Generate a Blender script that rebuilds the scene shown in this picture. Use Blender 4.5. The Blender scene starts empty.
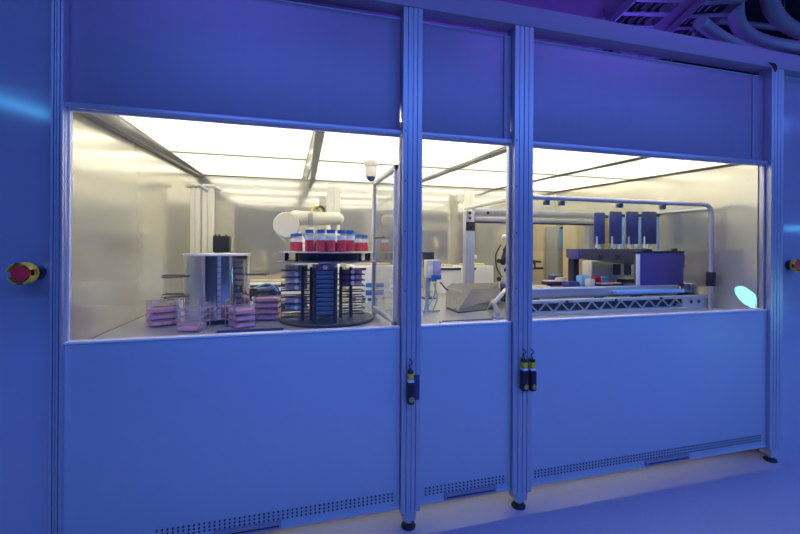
import bpy, bmesh, math, random
from mathutils import Vector, Matrix
random.seed(7)
sc = bpy.context.scene
COL = sc.collection
# ------------------------------------------------------------------ camera
F = 408.0; YAW = math.radians(15.3); ROLL = 0.006; HZ = 247.0; CH = 1.42
fw = Vector((math.sin(YAW), math.cos(YAW), 0)); r0 = Vector((math.cos(YAW), -math.sin(YAW), 0)); u0 = Vector((0, 0, 1))
rt = r0 * math.cos(ROLL) + u0 * math.sin(ROLL); up = u0 * math.cos(ROLL) - r0 * math.sin(ROLL)
cd = bpy.data.cameras.new('camera'); cam = bpy.data.objects.new('camera', cd); COL.objects.link(cam)
cam.matrix_world = Matrix(((rt.x, up.x, -fw.x, 0), (rt.y, up.y, -fw.y, 0), (rt.z, up.z, -fw.z, CH), (0, 0, 0, 1)))
cd.sensor_width = 36; cd.lens = F / 800 * 36; cd.shift_y = -(267 - HZ) / 800; cd.clip_start = .02
sc.camera = cam
def ray(px, py): return fw + rt * ((px - 400) / F) + up * ((HZ - py) / F)
def at(px, py, Y):                      # measured point on the vertical plane y = Y
    d = ray(px, py); t = Y / d.y; return Vector((d.x * t, Y, CH + d.z * t))
def onz(px, py, z, s=0.0):              # measured point on the plane z = z + s*(y-2)
    d = ray(px, py); t = (z - 2 * s - CH) / (d.z - s * d.y); return Vector((d.x * t, d.y * t, CH + d.z * t))
def X(px, Y): return at(px, HZ, Y).x
def Z(px, py, Y): return at(px, py, Y).z
# ------------------------------------------------------------------ materials
def mat(name, col, rough=.5, metal=0.0, var=0.0, scale=(6, 6, 6), bump=0.0, rvar=0.0, spec=.5, coat=0.0):
    m = bpy.data.materials.new(name); m.use_nodes = True; n = m.node_tree.nodes; l = m.node_tree.links
    b = n['Principled BSDF']; b.inputs['Base Color'].default_value = (*col, 1); b.inputs['Roughness'].default_value = rough
    b.inputs['Metallic'].default_value = metal; b.inputs['Specular IOR Level'].default_value = spec; b.inputs['Coat Weight'].default_value = coat
    tc = n.new('ShaderNodeTexCoord'); mp = n.new('ShaderNodeMapping'); mp.inputs['Scale'].default_value = scale
    nz = n.new('ShaderNodeTexNoise'); nz.inputs['Scale'].default_value = 1.0; nz.inputs['Detail'].default_value = 4
    l.new(tc.outputs['Object'], mp.inputs[0]); l.new(mp.outputs[0], nz.inputs['Vector'])
    v = max(var, .02)
    mr = n.new('ShaderNodeMix'); mr.data_type = 'RGBA'
    mr.inputs[6].default_value = (*[c * (1 - v) for c in col], 1); mr.inputs[7].default_value = (*[min(1, c * (1 + v)) for c in col], 1)
    l.new(nz.outputs['Fac'], mr.inputs[0]); l.new(mr.outputs[2], b.inputs['Base Color'])
    if rvar:
        a = n.new('ShaderNodeMapRange'); a.inputs[3].default_value = max(.02, rough - rvar); a.inputs[4].default_value = rough + rvar
        l.new(nz.outputs['Fac'], a.inputs[0]); l.new(a.outputs[0], b.inputs['Roughness'])
    if bump:
        bp = n.new('ShaderNodeBump'); bp.inputs['Strength'].default_value = bump; bp.inputs['Distance'].default_value = .002
        l.new(nz.outputs['Fac'], bp.inputs['Height']); l.new(bp.outputs[0], b.inputs['Normal'])
    return m
def glow(name, col, s):
    m = bpy.data.materials.new(name); m.use_nodes = True; n = m.node_tree.nodes; l = m.node_tree.links
    n.clear(); e = n.new('ShaderNodeEmission'); e.inputs[0].default_value = (*col, 1); e.inputs[1].default_value = s
    o = n.new('ShaderNodeOutputMaterial'); l.new(e.outputs[0], o.inputs[0]); return m
def clear(name, tint=(1, 1, 1), refl=1.0, body=0.0, bodycol=(.9, .9, .9), rough=.02):
    m = bpy.data.materials.new(name); m.use_nodes = True; n = m.node_tree.nodes; l = m.node_tree.links
    n.clear(); t = n.new('ShaderNodeBsdfTransparent'); t.inputs[0].default_value = (*tint, 1)
    g = n.new('ShaderNodeBsdfGlossy'); g.inputs['Roughness'].default_value = rough
    lw_ = n.new('ShaderNodeLayerWeight'); lw_.inputs[0].default_value = .5
    pw = n.new('ShaderNodeMath'); pw.operation = 'POWER'; pw.inputs[1].default_value = 5; l.new(lw_.outputs['Facing'], pw.inputs[0])
    fr = n.new('ShaderNodeMath'); fr.operation = 'MULTIPLY_ADD'; fr.inputs[1].default_value = .8; fr.inputs[2].default_value = .035; l.new(pw.outputs[0], fr.inputs[0])
    mu = n.new('ShaderNodeMath'); mu.operation = 'MULTIPLY'; mu.inputs[1].default_value = refl
    d = n.new('ShaderNodeBsdfPrincipled'); d.inputs['Base Color'].default_value = (*bodycol, 1); d.inputs['Roughness'].default_value = .3
    m1 = n.new('ShaderNodeMixShader'); m1.inputs[0].default_value = body
    m2 = n.new('ShaderNodeMixShader'); o = n.new('ShaderNodeOutputMaterial')
    l.new(t.outputs[0], m1.inputs[1]); l.new(d.outputs[0], m1.inputs[2]); l.new(fr.outputs[0], mu.inputs[0]); l.new(mu.outputs[0], m2.inputs[0])
    l.new(m1.outputs[0], m2.inputs[1]); l.new(g.outputs[0], m2.inputs[2]); l.new(m2.outputs[0], o.inputs[0]); return m
M = {}
M['panel'] = mat('panel_grey_paint', (.55, .57, .60), .42, .25, .03, (2, 2, 2))
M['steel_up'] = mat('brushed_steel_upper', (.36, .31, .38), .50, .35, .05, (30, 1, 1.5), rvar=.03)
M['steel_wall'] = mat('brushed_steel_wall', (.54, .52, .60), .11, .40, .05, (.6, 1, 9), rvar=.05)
M['alu'] = mat('anodised_aluminium', (.50, .50, .54), .36, .45, .03, (3, 3, 20))
M['alu_dark'] = mat('profile_groove', (.12, .13, .16), .5, .3)
M['edge'] = mat('bright_trim', (.86, .85, .83), .4, .1)
M['in_steel'] = mat('satin_steel_lining', (.75, .72, .63), .19, .68, .04, (1, 1, 14), rvar=.05)
M['in_steel_b'] = mat('satin_steel_back', (.66, .645, .61), .08, .60, .04, (5, 1, 1), rvar=.03)
M['in_ceiling'] = mat('white_ceiling_board', (.85, .84, .80), .5)
M['beam_grey'] = mat('grey_beam', (.34, .34, .34), .4, .3)
M['seam'] = mat('dark_seam', (.10, .10, .10), .5)
M['table'] = mat('bench_steel', (.42, .41, .39), .30, .4, .1, (4, 4, 4), rvar=.06)
M['floor'] = mat('vinyl_floor', (.42, .41, .46), .38, 0, .07, (60, 60, 60), bump=.15, rvar=.05)
M['soffit'] = mat('soffit_paint', (.36, .31, .36), .6)
M['void'] = mat('dark_void_ceiling', (.035, .035, .04), .8)
M['roomwall'] = mat('room_wall_paint', (.14, .14, .16), .7)
M['galv'] = mat('galvanised_steel', (.50, .49, .52), .4, .3, .15, (30, 30, 30))
M['duct'] = mat('foil_duct', (.60, .58, .62), .4, .4, .2, (60, 60, 60), bump=.4)
M['white'] = mat('white_plastic', (.80, .78, .72), .35)
M['cream'] = mat('cream_robot_paint', (.83, .79, .68), .28, coat=.3)
M['beige'] = mat('beige_cover', (.62, .52, .32), .45)
M['post_white'] = mat('white_post_paint', (.93, .91, .84), .45)
M['black'] = mat('black_plastic', (.02, .02, .025), .4)
M['dark'] = mat('dark_coated_metal', (.035, .038, .05), .4, .2)
M['carbon'] = mat('speckled_dark_beam', (.09, .09, .09), .5, .1, .6, (160, 160, 160))
M['navy'] = mat('navy_plastic', (.03, .06, .20), .35)
M['blue'] = mat('blue_plastic', (.02, .16, .55), .35)
M['bluelt'] = mat('pale_blue_plastic', (.25, .50, .85), .3)
M['violetbox'] = mat('blueblack_housing', (.09, .07, .28), .4, .1)
M['head'] = mat('pipetting_head_housing', (.045, .06, .22), .32, .1, .1, (20, 20, 20))  # blue reflection on black housings is put into the base colour
M['red'] = mat('red_medium', (.95, .02, .04), .25)
M['redplastic'] = mat('red_plastic', (.85, .03, .05), .35)
M['pinkliq'] = mat('pink_medium', (1.0, .48, .58), .3)
M['purpleliq'] = mat('purple_medium', (.60, .22, .66), .3)
M['greyliq'] = mat('pale_clear_medium', (.52, .53, .66), .3)
M['yellow'] = mat('yellow_plastic', (.85, .62, .02), .35)
M['gold'] = mat('gold_badge', (.55, .42, .15), .3, .6)
M['chrome'] = mat('polished_steel', (.72, .72, .74), .10, .95, .06, (60, 60, 1), rvar=.05)
M['hop'] = mat('chute_steel', (.60, .57, .50), .30, .75, .1, (2, 40, 40), rvar=.08)
M['truss'] = mat('truss_paint', (.55, .62, .60), .4, .2)
M['label'] = mat('paper_label', (.85, .85, .85), .6)
M['rubber'] = mat('black_rubber', (.015, .015, .02), .6)
M['glass'] = clear('window_glass', (.97, .98, .98), .9)
M['acrylic'] = clear('acrylic_sheet', (.95, .97, .98), 1.0)
M['flask'] = clear('flask_plastic', (1.0, .96, .97), 1.0, .14, (.9, .85, .9), .1)
M['bottleglass'] = clear('bottle_glass', (.93, .96, .97), 1.0, .07, (.9, .9, .92), .05)
M['cover'] = clear('dark_translucent_plate', (.5, .5, .7), 1, .25, (.2, .2, .4))
def opal(name, col, e):
    m = bpy.data.materials.new(name); m.use_nodes = True; n = m.node_tree.nodes; l = m.node_tree.links; n.clear()
    t = n.new('ShaderNodeBsdfTranslucent'); t.inputs[0].default_value = (.8, .8, .78, 1); d = n.new('ShaderNodeEmission'); d.inputs[0].default_value = (*col, 1); d.inputs[1].default_value = e
    a = n.new('ShaderNodeAddShader'); o = n.new('ShaderNodeOutputMaterial'); l.new(t.outputs[0], a.inputs[0]); l.new(d.outputs[0], a.inputs[1]); l.new(a.outputs[0], o.inputs[0]); return m
M['diffuser'] = opal('opal_diffuser', (1.0, .93, .76), .46)
M['lamp_tube'] = glow('lamp_tube', (1, .94, .78), 17)
M['tube_lamp'] = glow('cool_tube', (.10, .55, 1.0), 6)
M['blue_lamp'] = glow('blue_lamp_face', (.07, .18, 1.0), 3)
M['oval_lamp'] = glow('oval_lamp_face', (.30, .85, 1.0), 18)
M['added_tube_white'] = glow('added_bench_tube', (1, .93, .8), 11)
# ------------------------------------------------------------------ mesh kit
class MB:
    def __init__(s): s.bm = bmesh.new()
    def _merge(s, t, m=None):
        if m is not None: bmesh.ops.transform(t, matrix=m, verts=t.verts)
        me = bpy.data.meshes.new('t'); t.to_mesh(me); s.bm.from_mesh(me); bpy.data.meshes.remove(me); t.free()
    def box(s, x0, x1, y0, y1, z0, z1, bev=0.0, m=None):
        t = bmesh.new(); bmesh.ops.create_cube(t, size=1)
        for v in t.verts:
            v.co = Vector(((x0 + x1) / 2 + v.co.x * (x1 - x0), (y0 + y1) / 2 + v.co.y * (y1 - y0), (z0 + z1) / 2 + v.co.z * (z1 - z0)))
        if bev: bmesh.ops.bevel(t, geom=t.edges[:], offset=bev, segments=2, affect='EDGES', profile=.5)
        s._merge(t, m); return s
    def cyl(s, p0, p1, r0, r1=None, n=20, cap=True):
        r1 = r0 if r1 is None else r1; p0 = Vector(p0); p1 = Vector(p1); d = p1 - p0
        t = bmesh.new(); bmesh.ops.create_cone(t, cap_ends=cap, segments=n, radius1=r0, radius2=r1, depth=d.length)
        s._merge(t, Matrix.Translation((p0 + p1) / 2) @ d.to_track_quat('Z', 'Y').to_matrix().to_4x4()); return s
    def sph(s, c, r, sc_=(1, 1, 1), n=20):
        t = bmesh.new(); bmesh.ops.create_uvsphere(t, u_segments=n, v_segments=n // 2, radius=r)
        s._merge(t, Matrix.Translation(c) @ Matrix.Diagonal((*sc_, 1))); return s
    def caps(s, p0, p1, r0, r1=None, n=20):
        r1 = r0 if r1 is None else r1; s.cyl(p0, p1, r0, r1, n, False); s.sph(p0, r0, n=n); s.sph(p1, r1, n=n); return s
    def lathe(s, prof, c=(0, 0, 0), n=28, a0=0, a1=2 * math.pi):
        t = bmesh.new(); full = abs(a1 - a0 - 2 * math.pi) < 1e-6; k = n if full else n + 1; rings = []
        for i in range(k):
            a = a0 + (a1 - a0) * i / n
            rings.append([t.verts.new((c[0] + r * math.cos(a), c[1] + r * math.sin(a), c[2] + z)) for r, z in prof])
        for i in range(n):
            A = rings[i]; B = rings[(i + 1) % k]
            for j in range(len(prof) - 1):
                try: t.faces.new((A[j], B[j], B[j + 1], A[j + 1]))
                except ValueError: pass
        bmesh.ops.remove_doubles(t, verts=t.verts, dist=1e-6)
        s._merge(t); return s
    def prism(s, poly, a, b, axis='z'):          # polygon (2d) pushed from a to b along an axis
        def P(p, h): return {'z': (p[0], p[1], h), 'y': (p[0], h, p[1]), 'x': (h, p[0], p[1])}[axis]
        t = bmesh.new(); A = [t.verts.new(P(p, a)) for p in poly]; B = [t.verts.new(P(p, b)) for p in poly]; k = len(poly)
        t.faces.new(A); t.faces.new(B[::-1])
        for i in range(k): t.faces.new((A[i], B[i], B[(i + 1) % k], A[(i + 1) % k]))
        bmesh.ops.recalc_face_normals(t, faces=t.faces); s._merge(t); return s
    def hull(s, pts):
        t = bmesh.new(); v = [t.verts.new(p) for p in pts]; bmesh.ops.convex_hull(t, input=v); s._merge(t); return s
    def tube(s, pts, r, n=10, ribs=0):
        pts = [Vector(p) for p in pts]
        if len(pts) > 2:
            out = []
            for i in range(len(pts) - 1):
                a = pts[max(i - 1, 0)]; b = pts[i]; c = pts[i + 1]; d = pts[min(i + 2, len(pts) - 1)]
                st = 8 if not ribs else ribs
                for k in range(st):
                    t = k / st; out.append(.5 * ((2 * b) + (c - a) * t + (2 * a - 5 * b + 4 * c - d) * t * t + (3 * b - a - 3 * c + d) * t ** 3))
            out.append(pts[-1]); pts = out
        t = bmesh.new(); rings = []; u = None
        for i, p in enumerate(pts):
            d = (pts[min(i + 1, len(pts) - 1)] - pts[max(i - 1, 0)]).normalized()
            if u is None: u = d.orthogonal().normalized()
            u = (u - d * u.dot(d)).normalized(); w = d.cross(u)
            rr = r * (1.0 if not ribs or i % 2 else .88)
            rings.append([t.verts.new(p + (u * math.cos(2 * math.pi * k / n) + w * math.sin(2 * math.pi * k / n)) * rr) for k in range(n)])
        for A, B in zip(rings, rings[1:]):
            for k in range(n): t.faces.new((A[k], A[(k + 1) % n], B[(k + 1) % n], B[k]))
        t.faces.new(rings[0][::-1]); t.faces.new(rings[-1]); s._merge(t); return s
    def build(s, name, m, parent=None, label=None):
        bmesh.ops.recalc_face_normals(s.bm, faces=s.bm.faces)
        me = bpy.data.meshes.new(name); s.bm.to_mesh(me); s.bm.free()
        for p in me.polygons: p.use_smooth = True
        me.set_sharp_from_angle(angle=math.radians(35))
        me.materials.append(M[m] if isinstance(m, str) else m)
        o = bpy.data.objects.new(name, me); COL.objects.link(o)
        if parent is not None:
            o.parent = parent; o.matrix_parent_inverse = WORLD(parent).inverted()
        if label: o['label'] = label
        return o
def islands(bm):
    seen = set(); out = []
    for v in bm.verts:
        if v in seen: continue
        st = [v]; seen.add(v); grp = []
        while st:
            a = st.pop(); grp.append(a)
            for e in a.link_edges:
                b = e.other_vert(a)
                if b not in seen: seen.add(b); st.append(b)
        out.append(grp)
    return out
def build_each(mb, name, m, parent=None):      # every loose piece becomes a part of its own
    bm = mb.bm; bm.verts.index_update(); res = []
    for grp in islands(bm):
        n = MB(); mp = {v: n.bm.verts.new(v.co) for v in grp}; fs = set(f for v in grp for f in v.link_faces)
        for f in fs: n.bm.faces.new([mp[v] for v in f.verts])
        res.append(n.build(name, m, parent))
    bm.free(); return res
def WORLD(o):
    m = o.matrix_basis
    return (WORLD(o.parent) @ o.matrix_parent_inverse @ m) if o.parent else m
def tag(o, label, cat, group=None):
    o['label'] = label; o['category'] = cat
    if group: o['group'] = group
    return o
def thing(name, label, cat, loc=(0, 0, 0), group=None):
    o = bpy.data.objects.new(name, None); COL.objects.link(o); o.empty_display_size = .05; o.location = loc
    return tag(o, label, cat, group)
def struct(o): o['kind'] = 'structure'; return o
def dup(root, loc, label=None, rz=None, group=None):
    r = root.copy(); COL.objects.link(r); r.location = loc
    if rz is not None: r.rotation_euler = (0, 0, rz)
    if label: r['label'] = label
    if group: r['group'] = group
    for ch in root.children:
        c = ch.copy(); COL.objects.link(c); c.parent = r; c.matrix_parent_inverse = ch.matrix_parent_inverse.copy()
        for g in ch.children:
            d = g.copy(); COL.objects.link(d); d.parent = c; d.matrix_parent_inverse = g.matrix_parent_inverse.copy()
    return r
# local-coordinate things: build parts round the origin with the Empty at the origin, then move the Empty
# ------------------------------------------------------------------ key dimensions
WY = 2.0                                   # front plane
SILL = CH - .408; WTOP = CH + .588; TOP = CH + 1.155; HB = CH + 1.20; HT = CH + 1.31
PB = .105                                   # lower edge of lower panels
TZ = CH - .44                              # bench top
BY = 4.2                                   # back lining
WF = WY - .045                             # front face of the posts
XL = X(50, WF); P0 = (X(50, WF), X(62, WF)); P1 = (X(402.5, WF), X(421.3, WF)); P2 = (X(514.2, WF), X(532.5, WF)); P3 = (X(771, WF), X(783, WF))
XR = P3[1]
CZ = CH + .60; CS = .03
def cz(y): return CZ + CS * (y - 2)
# ------------------------------------------------------------------ the room
struct(MB().box(-8, 13, -7, 6, -.1, 0).build('floor', 'floor'))
struct(MB().box(-8, 13, -7, 7, 4.1, 4.2).build('ceiling', 'void'))
struct(MB().box(-8.1, -8, -7, 7, 0, 4.1).build('wall_west', 'roomwall'))
struct(MB().box(13, 13.1, -7, 7, 0, 4.1).build('wall_east', 'roomwall'))
struct(MB().box(-8, 13, -7.1, -7, 0, 4.1).build('wall_south', 'roomwall'))
struct(MB().box(-8, 13, 7, 7.1, 0, 4.1).build('wall_north', 'roomwall'))
struct(MB().box(-8, XL - .001, WY, WY + .05, 0, 4.1).build('wall_left', 'steel_wall'))
struct(MB().box(XR + .001, 13, WY, WY + .05, 0, HB).build('wall_right', 'steel_wall'))
SE = onz(712, 16, CH + 1.75).x
struct(MB().box(-8, SE, 2.1, 6.5, CH + 1.75, CH + 1.9).build('trim_1', 'soffit'))
# ------------------------------------------------------------------ enclosure lining
struct(MB().box(-1.0, 3.35, BY, BY + .04, .3, cz(BY) + .11).build('wall_back', 'in_steel_b'))
pl0 = onz(72, 107, CZ, CS); pl1 = onz(206, 180, CZ, CS)
lw = MB(); lx0 = P0[1] - .02; lx1 = pl1.x
lw.prism([(lx0 - .03, WY + .03), (lx0, WY + .03), (lx1, BY), (lx1 - .03, BY)], .3, CZ + .14)
struct(lw.build('wall_lining_left', 'in_steel'))
RX = P3[0] - .01
struct(MB().box(RX, RX + .03, WY + .03, BY, .3, CZ + .14).build('wall_lining_right', 'in_steel'))
cb = MB(); cb.hull([(lx0, 2.03, CZ + .11), (RX, 2.03, CZ + .11), (RX, BY, cz(BY) + .11), (lx0, BY, cz(BY) + .11),
                    (lx0, 2.03, CZ + .14), (RX, 2.03, CZ + .14), (RX, BY, cz(BY) + .14), (lx0, BY, cz(BY) + .14)])
struct(cb.build('ceiling_enclosure', 'in_ceiling'))
# beams and light panels
bA = onz(318, 135, CZ, CS).x; bB = onz(508, 148, CZ, CS).x; bC = onz(640, 158, CZ, CS).x
print('beams', bA, bB, bC, 'wall', lx0, lx1, RX, 'P', P0, P1, P2, P3, 'back corner', onz(310, 186, CZ, CS))
def slab(mb, x0, x1, y0, y1, t0, t1, xa=None, xb=None):
    xa = x0 if xa is None else xa; xb = x1 if xb is None else xb
    mb.hull([(x0, y0, cz(y0) + t0), (x1, y0, cz(y0) + t0), (xa, y1, cz(y1) + t0), (xb, y1, cz(y1) + t0),
             (x0, y0, cz(y0) + t1), (x1, y0, cz(y0) + t1), (xa, y1, cz(y1) + t1), (xb, y1, cz(y1) + t1)]); return mb
def beam(x, w, label, mt='beam_grey', xb=None):
    xb = x if xb is None else xb
    o = slab(MB(), x - w, x + w, 2.04, BY, -.012, .05, xb - w, xb + w).build('ceiling_beam', mt); tag(o, label, 'beam')
beam(bA, .022, 'grey ceiling beam running front to back behind the left window', xb=onz(310, 186, CZ, CS).x)
beam(bB, .03, 'wide grey ceiling beam seen through the narrow middle window', xb=onz(423, 180, CZ, CS).x)
beam(bC, .007, 'thin dark ceiling seam rail above the right window', 'seam')
o = slab(MB(), lx0 + .005, lx0 + .05, 2.04, BY - .01, -.02, .05, lx1 + .005, lx1 + .04).build('ceiling_beam', 'beam_grey')
tag(o, 'grey edge beam where ceiling meets the left steel lining', 'beam')
o = slab(MB(), RX - .02, RX, 2.04, BY - .01, -.01, .05).build('ceiling_beam', 'seam')
tag(o, 'thin dark edge rail where ceiling meets the right steel lining', 'beam')
xs = [lx1 + .05, bA + .024, bA + .024, bB + .032, bB + .032, bC + .009, bC + .009, RX - .022]
nm = ['left of the first grey beam', 'between the two grey beams', 'right of the wide grey beam', 'beside the right steel lining']
for i, (a, b) in enumerate([(lx1 + .045, bA - .024), (bA + .024, bB - .032), (bB + .032, bC - .009), (bC + .009, RX - .022)]):
    for k, (y0, y1) in enumerate([(2.05, 3.06), (3.075, BY - .02)]):
        t = thing('ceiling_light', 'cream lit ceiling light panel %s, %s row' % (nm[i], ['front', 'back'][k]), 'ceiling light', ((a + b) / 2, (y0 + y1) / 2, cz((y0 + y1) / 2) + .05))
        slab(MB(), a + .004, b - .004, y0 + .004, y1 - .004, .004, .014).build('diffuser', 'diffuser', t)
        fr = MB()
        slab(fr, a, b, y0 - .004, y0 + .004, .0, .05); slab(fr, a, b, y1 - .004, y1 + .004, .0, .05)
        slab(fr, a - .0, a + .004, y0, y1, .0, .05); slab(fr, b - .004, b, y0, y1, .0, .05)
        fr.build('frame', 'beam_grey', t)
        for yy in ((2.12, 2.72) if k == 0 else (3.30, 3.90)):
            MB().cyl((a + .02, yy, cz(yy) + .075), (b - .02, yy, cz(yy) + .075), .011, n=10).build('tube', 'lamp_tube', t)
# bench inside
bt = thing('workbench', 'long grey steel workbench filling the glazed enclosure', 'workbench', (1.1, 3.1, 0))
MB().prism([(lx0 + .01, 2.10), (RX - .002, 2.10), (RX - .002, BY - .002), (lx1 + .01, BY - .002)], TZ - .04, TZ).build('worktop', 'table', bt)
for x in (-.55, .6, 1.75, 2.9):
    for y in (2.35, 4.0): MB().box(x - .03, x + .03, y - .03, y + .03, 0, TZ - .04, .004).build('leg', 'alu', bt)
lt = thing('added_bench_light', 'added white tube light, unseen under the workbench', 'light', (1.1, 2.75, TZ - .08))  # added lamp, brightens the floor strip seen below the panels
MB().box(-.4, 2.9, 2.70, 2.80, TZ - .07, TZ - .04).build('housing', 'white', lt)
MB().cyl((-.35, 2.75, TZ - .09), (2.85, 2.75, TZ - .09), .02).build('tube', 'added_tube_white', lt)
# ------------------------------------------------------------------ posts
PH = [(HB, 'leftmost tall aluminium post beside the left steel wall', P0), (HB, 'aluminium double post between the wide left window and the narrow middle window', P1),
      (HB, 'aluminium double post between the narrow middle window and the right window', P2), (HB, 'rightmost tall aluminium post beside the right steel wall', P3)]
for i, (zt, lab, (a, b)) in enumerate(PH):
    t = thing('frame_post', lab, 'post', ((a + b) / 2, WY, 0)); w = b - a
    zb = .09
    y0, y1 = WY - .045, WY + .035; g = .004
    n = 2 if i in (1, 2) else 2
    poly = [(a, y1), (a, y0)]
    for k in range(n):
        cx = a + w * (k + .5) / n
        poly += [(cx - g / 2, y0), (cx - g / 2, y0 + .012), (cx + g / 2, y0 + .012), (cx + g / 2, y0)]
        if k < n - 1:
            e = a + w * (k + 1) / n; poly += [(e - .0035, y0), (e - .002, y0 + .006), (e + .002, y0 + .006), (e + .0035, y0)]
    poly += [(b, y0), (b, (y0 + y1) / 2 - g / 2), (b - .01, (y0 + y1) / 2 - g / 2), (b - .01, (y0 + y1) / 2 + g / 2), (b, (y0 + y1) / 2 + g / 2), (b, y1)]
    mb = MB(); mb.prism(poly, zb, zt); mb.build('profile', 'alu', t)
    cx = (a + b) / 2
    MB().box(cx - w * .3, cx + w * .3, y0 + .004, y1 - .004, .045, zb).build('shoe', 'alu', t)
    f = MB(); f.lathe([(0, 0), (.036, 0), (.038, .007), (.034, .014), (.016, .02), (.012, .024), (.012, .05), (0, .05)], (cx, WY - .012, 0)); ft = f.build('levelling_foot', 'rubber', t)
    MB().lathe([(.010, .024), (.020, .026), (.020, .036), (.010, .038)], (cx, WY - .012, 0), 6).build('lock_nut', 'chrome', ft)
    if i in (1, 2):
        s = MB()
        for zz in (2.0, 1.75, 1.5, 1.2): s.cyl((a + .012, y0 - .001, zz), (a + .012, y0 + .002, zz), .004, n=8)
        build_each(s, 'screw', 'black', t)
# header beam
hb = thing('header_beam', 'deep grey header beam across the top of all posts', 'beam', (1.5, WY, HB))
MB().box(XL - .3, XR + 1.2, WY - .05, WY + .05, HB, HT, .004).build('beam', 'soffit', hb)
h2 = MB(); h2.box(XL, P1[0] + .03, WY - .052, WY - .05, HB + .0, HB + .10); h2.build('cover_strip', 'soffit', hb)
ey = at(769, 66, WY - .05)
q = MB(); q.tube([(ey.x - .005, WY - .055, ey.z + .02), (ey.x + .0, WY - .075, ey.z - .01), (ey.x + .012, WY - .08, ey.z - .045), (ey.x + .027, WY - .075, ey.z - .01), (ey.x + .03, WY - .055, ey.z + .02)], .005)
tag(q.build('cable_loop', 'black'), 'small black cable loop hanging at right end of the header beam', 'cable')
# ------------------------------------------------------------------ panels
def perf_material(name, ctr):
    m = mat(name, (.55, .57, .60), .42, .25, .03, (2, 2, 2)); n = m.node_tree.nodes; l = m.node_tree.links
    return m
def holes(x0, x1, z, rows=3, dx=.021, dz=.0165, r=.0042):
    mb = MB(); k = int((x1 - x0) / dx)
    for i in range(k + 1):
        for j in range(rows): mb.cyl((x0 + i * dx, WY - .0262, z + j * dz), (x0 + i * dx, WY - .020, z + j * dz), r, n=8)
    return mb
bays = [(P0[1], P1[0], 'wide left'), (P1[1], P2[0], 'narrow middle'), (P2[1], P3[0], 'right')]
grips = [((216, 283), 0), ((444, 495), 1), ((643, 686), 2)]
for i, (a, b, nmn) in enumerate(bays):
    a0 = a + .004; b0 = b - .004
    if i == 0: a0 = X(59.5, WY) 
    t = thing('lower_panel', '%s blue-lit grey lower panel with perforated bottom rows' % nmn, 'panel', ((a + b) / 2, WY, PB))
    p = MB(); p.box(a0, b0, WY - .022, WY + .01, PB, SILL - .002, .003); p.build('sheet', 'panel', t)
    p = MB(); p.box(a0, b0, WY - .027, WY - .0215, PB, PB + .012); p.box(a0, a0 + .006, WY - .025, WY - .0215, PB, SILL - .004); p.box(b0 - .006, b0, WY - .025, WY - .0215, PB, SILL - .004)
    p.build('edge_fold', 'panel', t)
    x0 = X(160, WY) if i == 0 else a0 + .035
    h = holes(x0, b0 - .035, PB + .048); h.build('perforation', 'dark', t)
    (g0, g1), _ = grips[i]; g0 = X(g0, WY); g1 = X(g1, WY)
    g = MB(); g.box(g0, g1, WY - .034, WY - .0215, PB + .006, PB + .040, .003); gg = g.build('grip_plate', 'steel_up', t)
    MB().box(g0 + .01, g1 - .01, WY - .0355, WY - .0335, PB + .018, PB + .024).build('grip_slot', 'dark', gg)
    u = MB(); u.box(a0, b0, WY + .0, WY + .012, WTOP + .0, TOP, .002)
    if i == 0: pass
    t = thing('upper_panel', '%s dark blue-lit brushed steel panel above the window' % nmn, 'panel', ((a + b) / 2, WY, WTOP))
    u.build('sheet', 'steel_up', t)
    MB().box(a0, b0, WY + .002, WY + .03, TOP, TOP + .006).build('top_edge', 'alu', t)
    if i == 0: MB().box(a0, a0 + .02, WY - .012, WY + .0, WTOP + .002, TOP).build('side_strip', 'alu_dark', t)
    if i == 1: MB().box(b0 - .04, b0, WY - .008, WY + .0, WTOP + .002, TOP).build('side_strip', 'steel_up', t)
    if i == 2: MB().box(b0 - .11, b0 - .10, WY - .006, WY + .0, WTOP + .002, TOP).build('side_strip', 'steel_up', t)
    # window
    t = struct(bpy.data.objects.new('window_%d' % (i + 1), None)); COL.objects.link(t); t.location = ((a + b) / 2, WY, SILL)
    w = .006; w2 = (.004, .012, .012)[i]; w0 = (.014, .004, .004)[i]; fr = MB(); ya, yb = WY - .028, WY + .015
    if i == 0: a0 = X(64.5, WY)
    fr.box(a0, b0, ya, yb, WTOP - .024, WTOP, .003); fr.box(a0, a0 + w0, ya, yb, SILL, WTOP - .024, .001)
    fr.box(b0 - w2, b0, WY - .012, yb, SILL, WTOP - .024, .001); fr.build('window_frame', 'alu', t)
    MB().box(a0, b0, ya - .002, yb, SILL - .001, SILL + .009, .002).build('window_sill', 'edge', t)  # lit inner edge of the frame, its brightness put into the colour
    s = MB(); s.box(a0 + w0, b0 - w2, WY - .008, WY + .003, WTOP - .032, WTOP - .024); s.box(a0 + w0, a0 + w0 + .006, WY - .008, WY + .003, SILL + .009, WTOP - .032)
    s.build('gasket', 'edge', t)
    MB().box(a0 + w0, b0 - w2, WY - .004, WY + .0, SILL + .009, WTOP - .024).build('glass_pane', 'glass', t)
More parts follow.
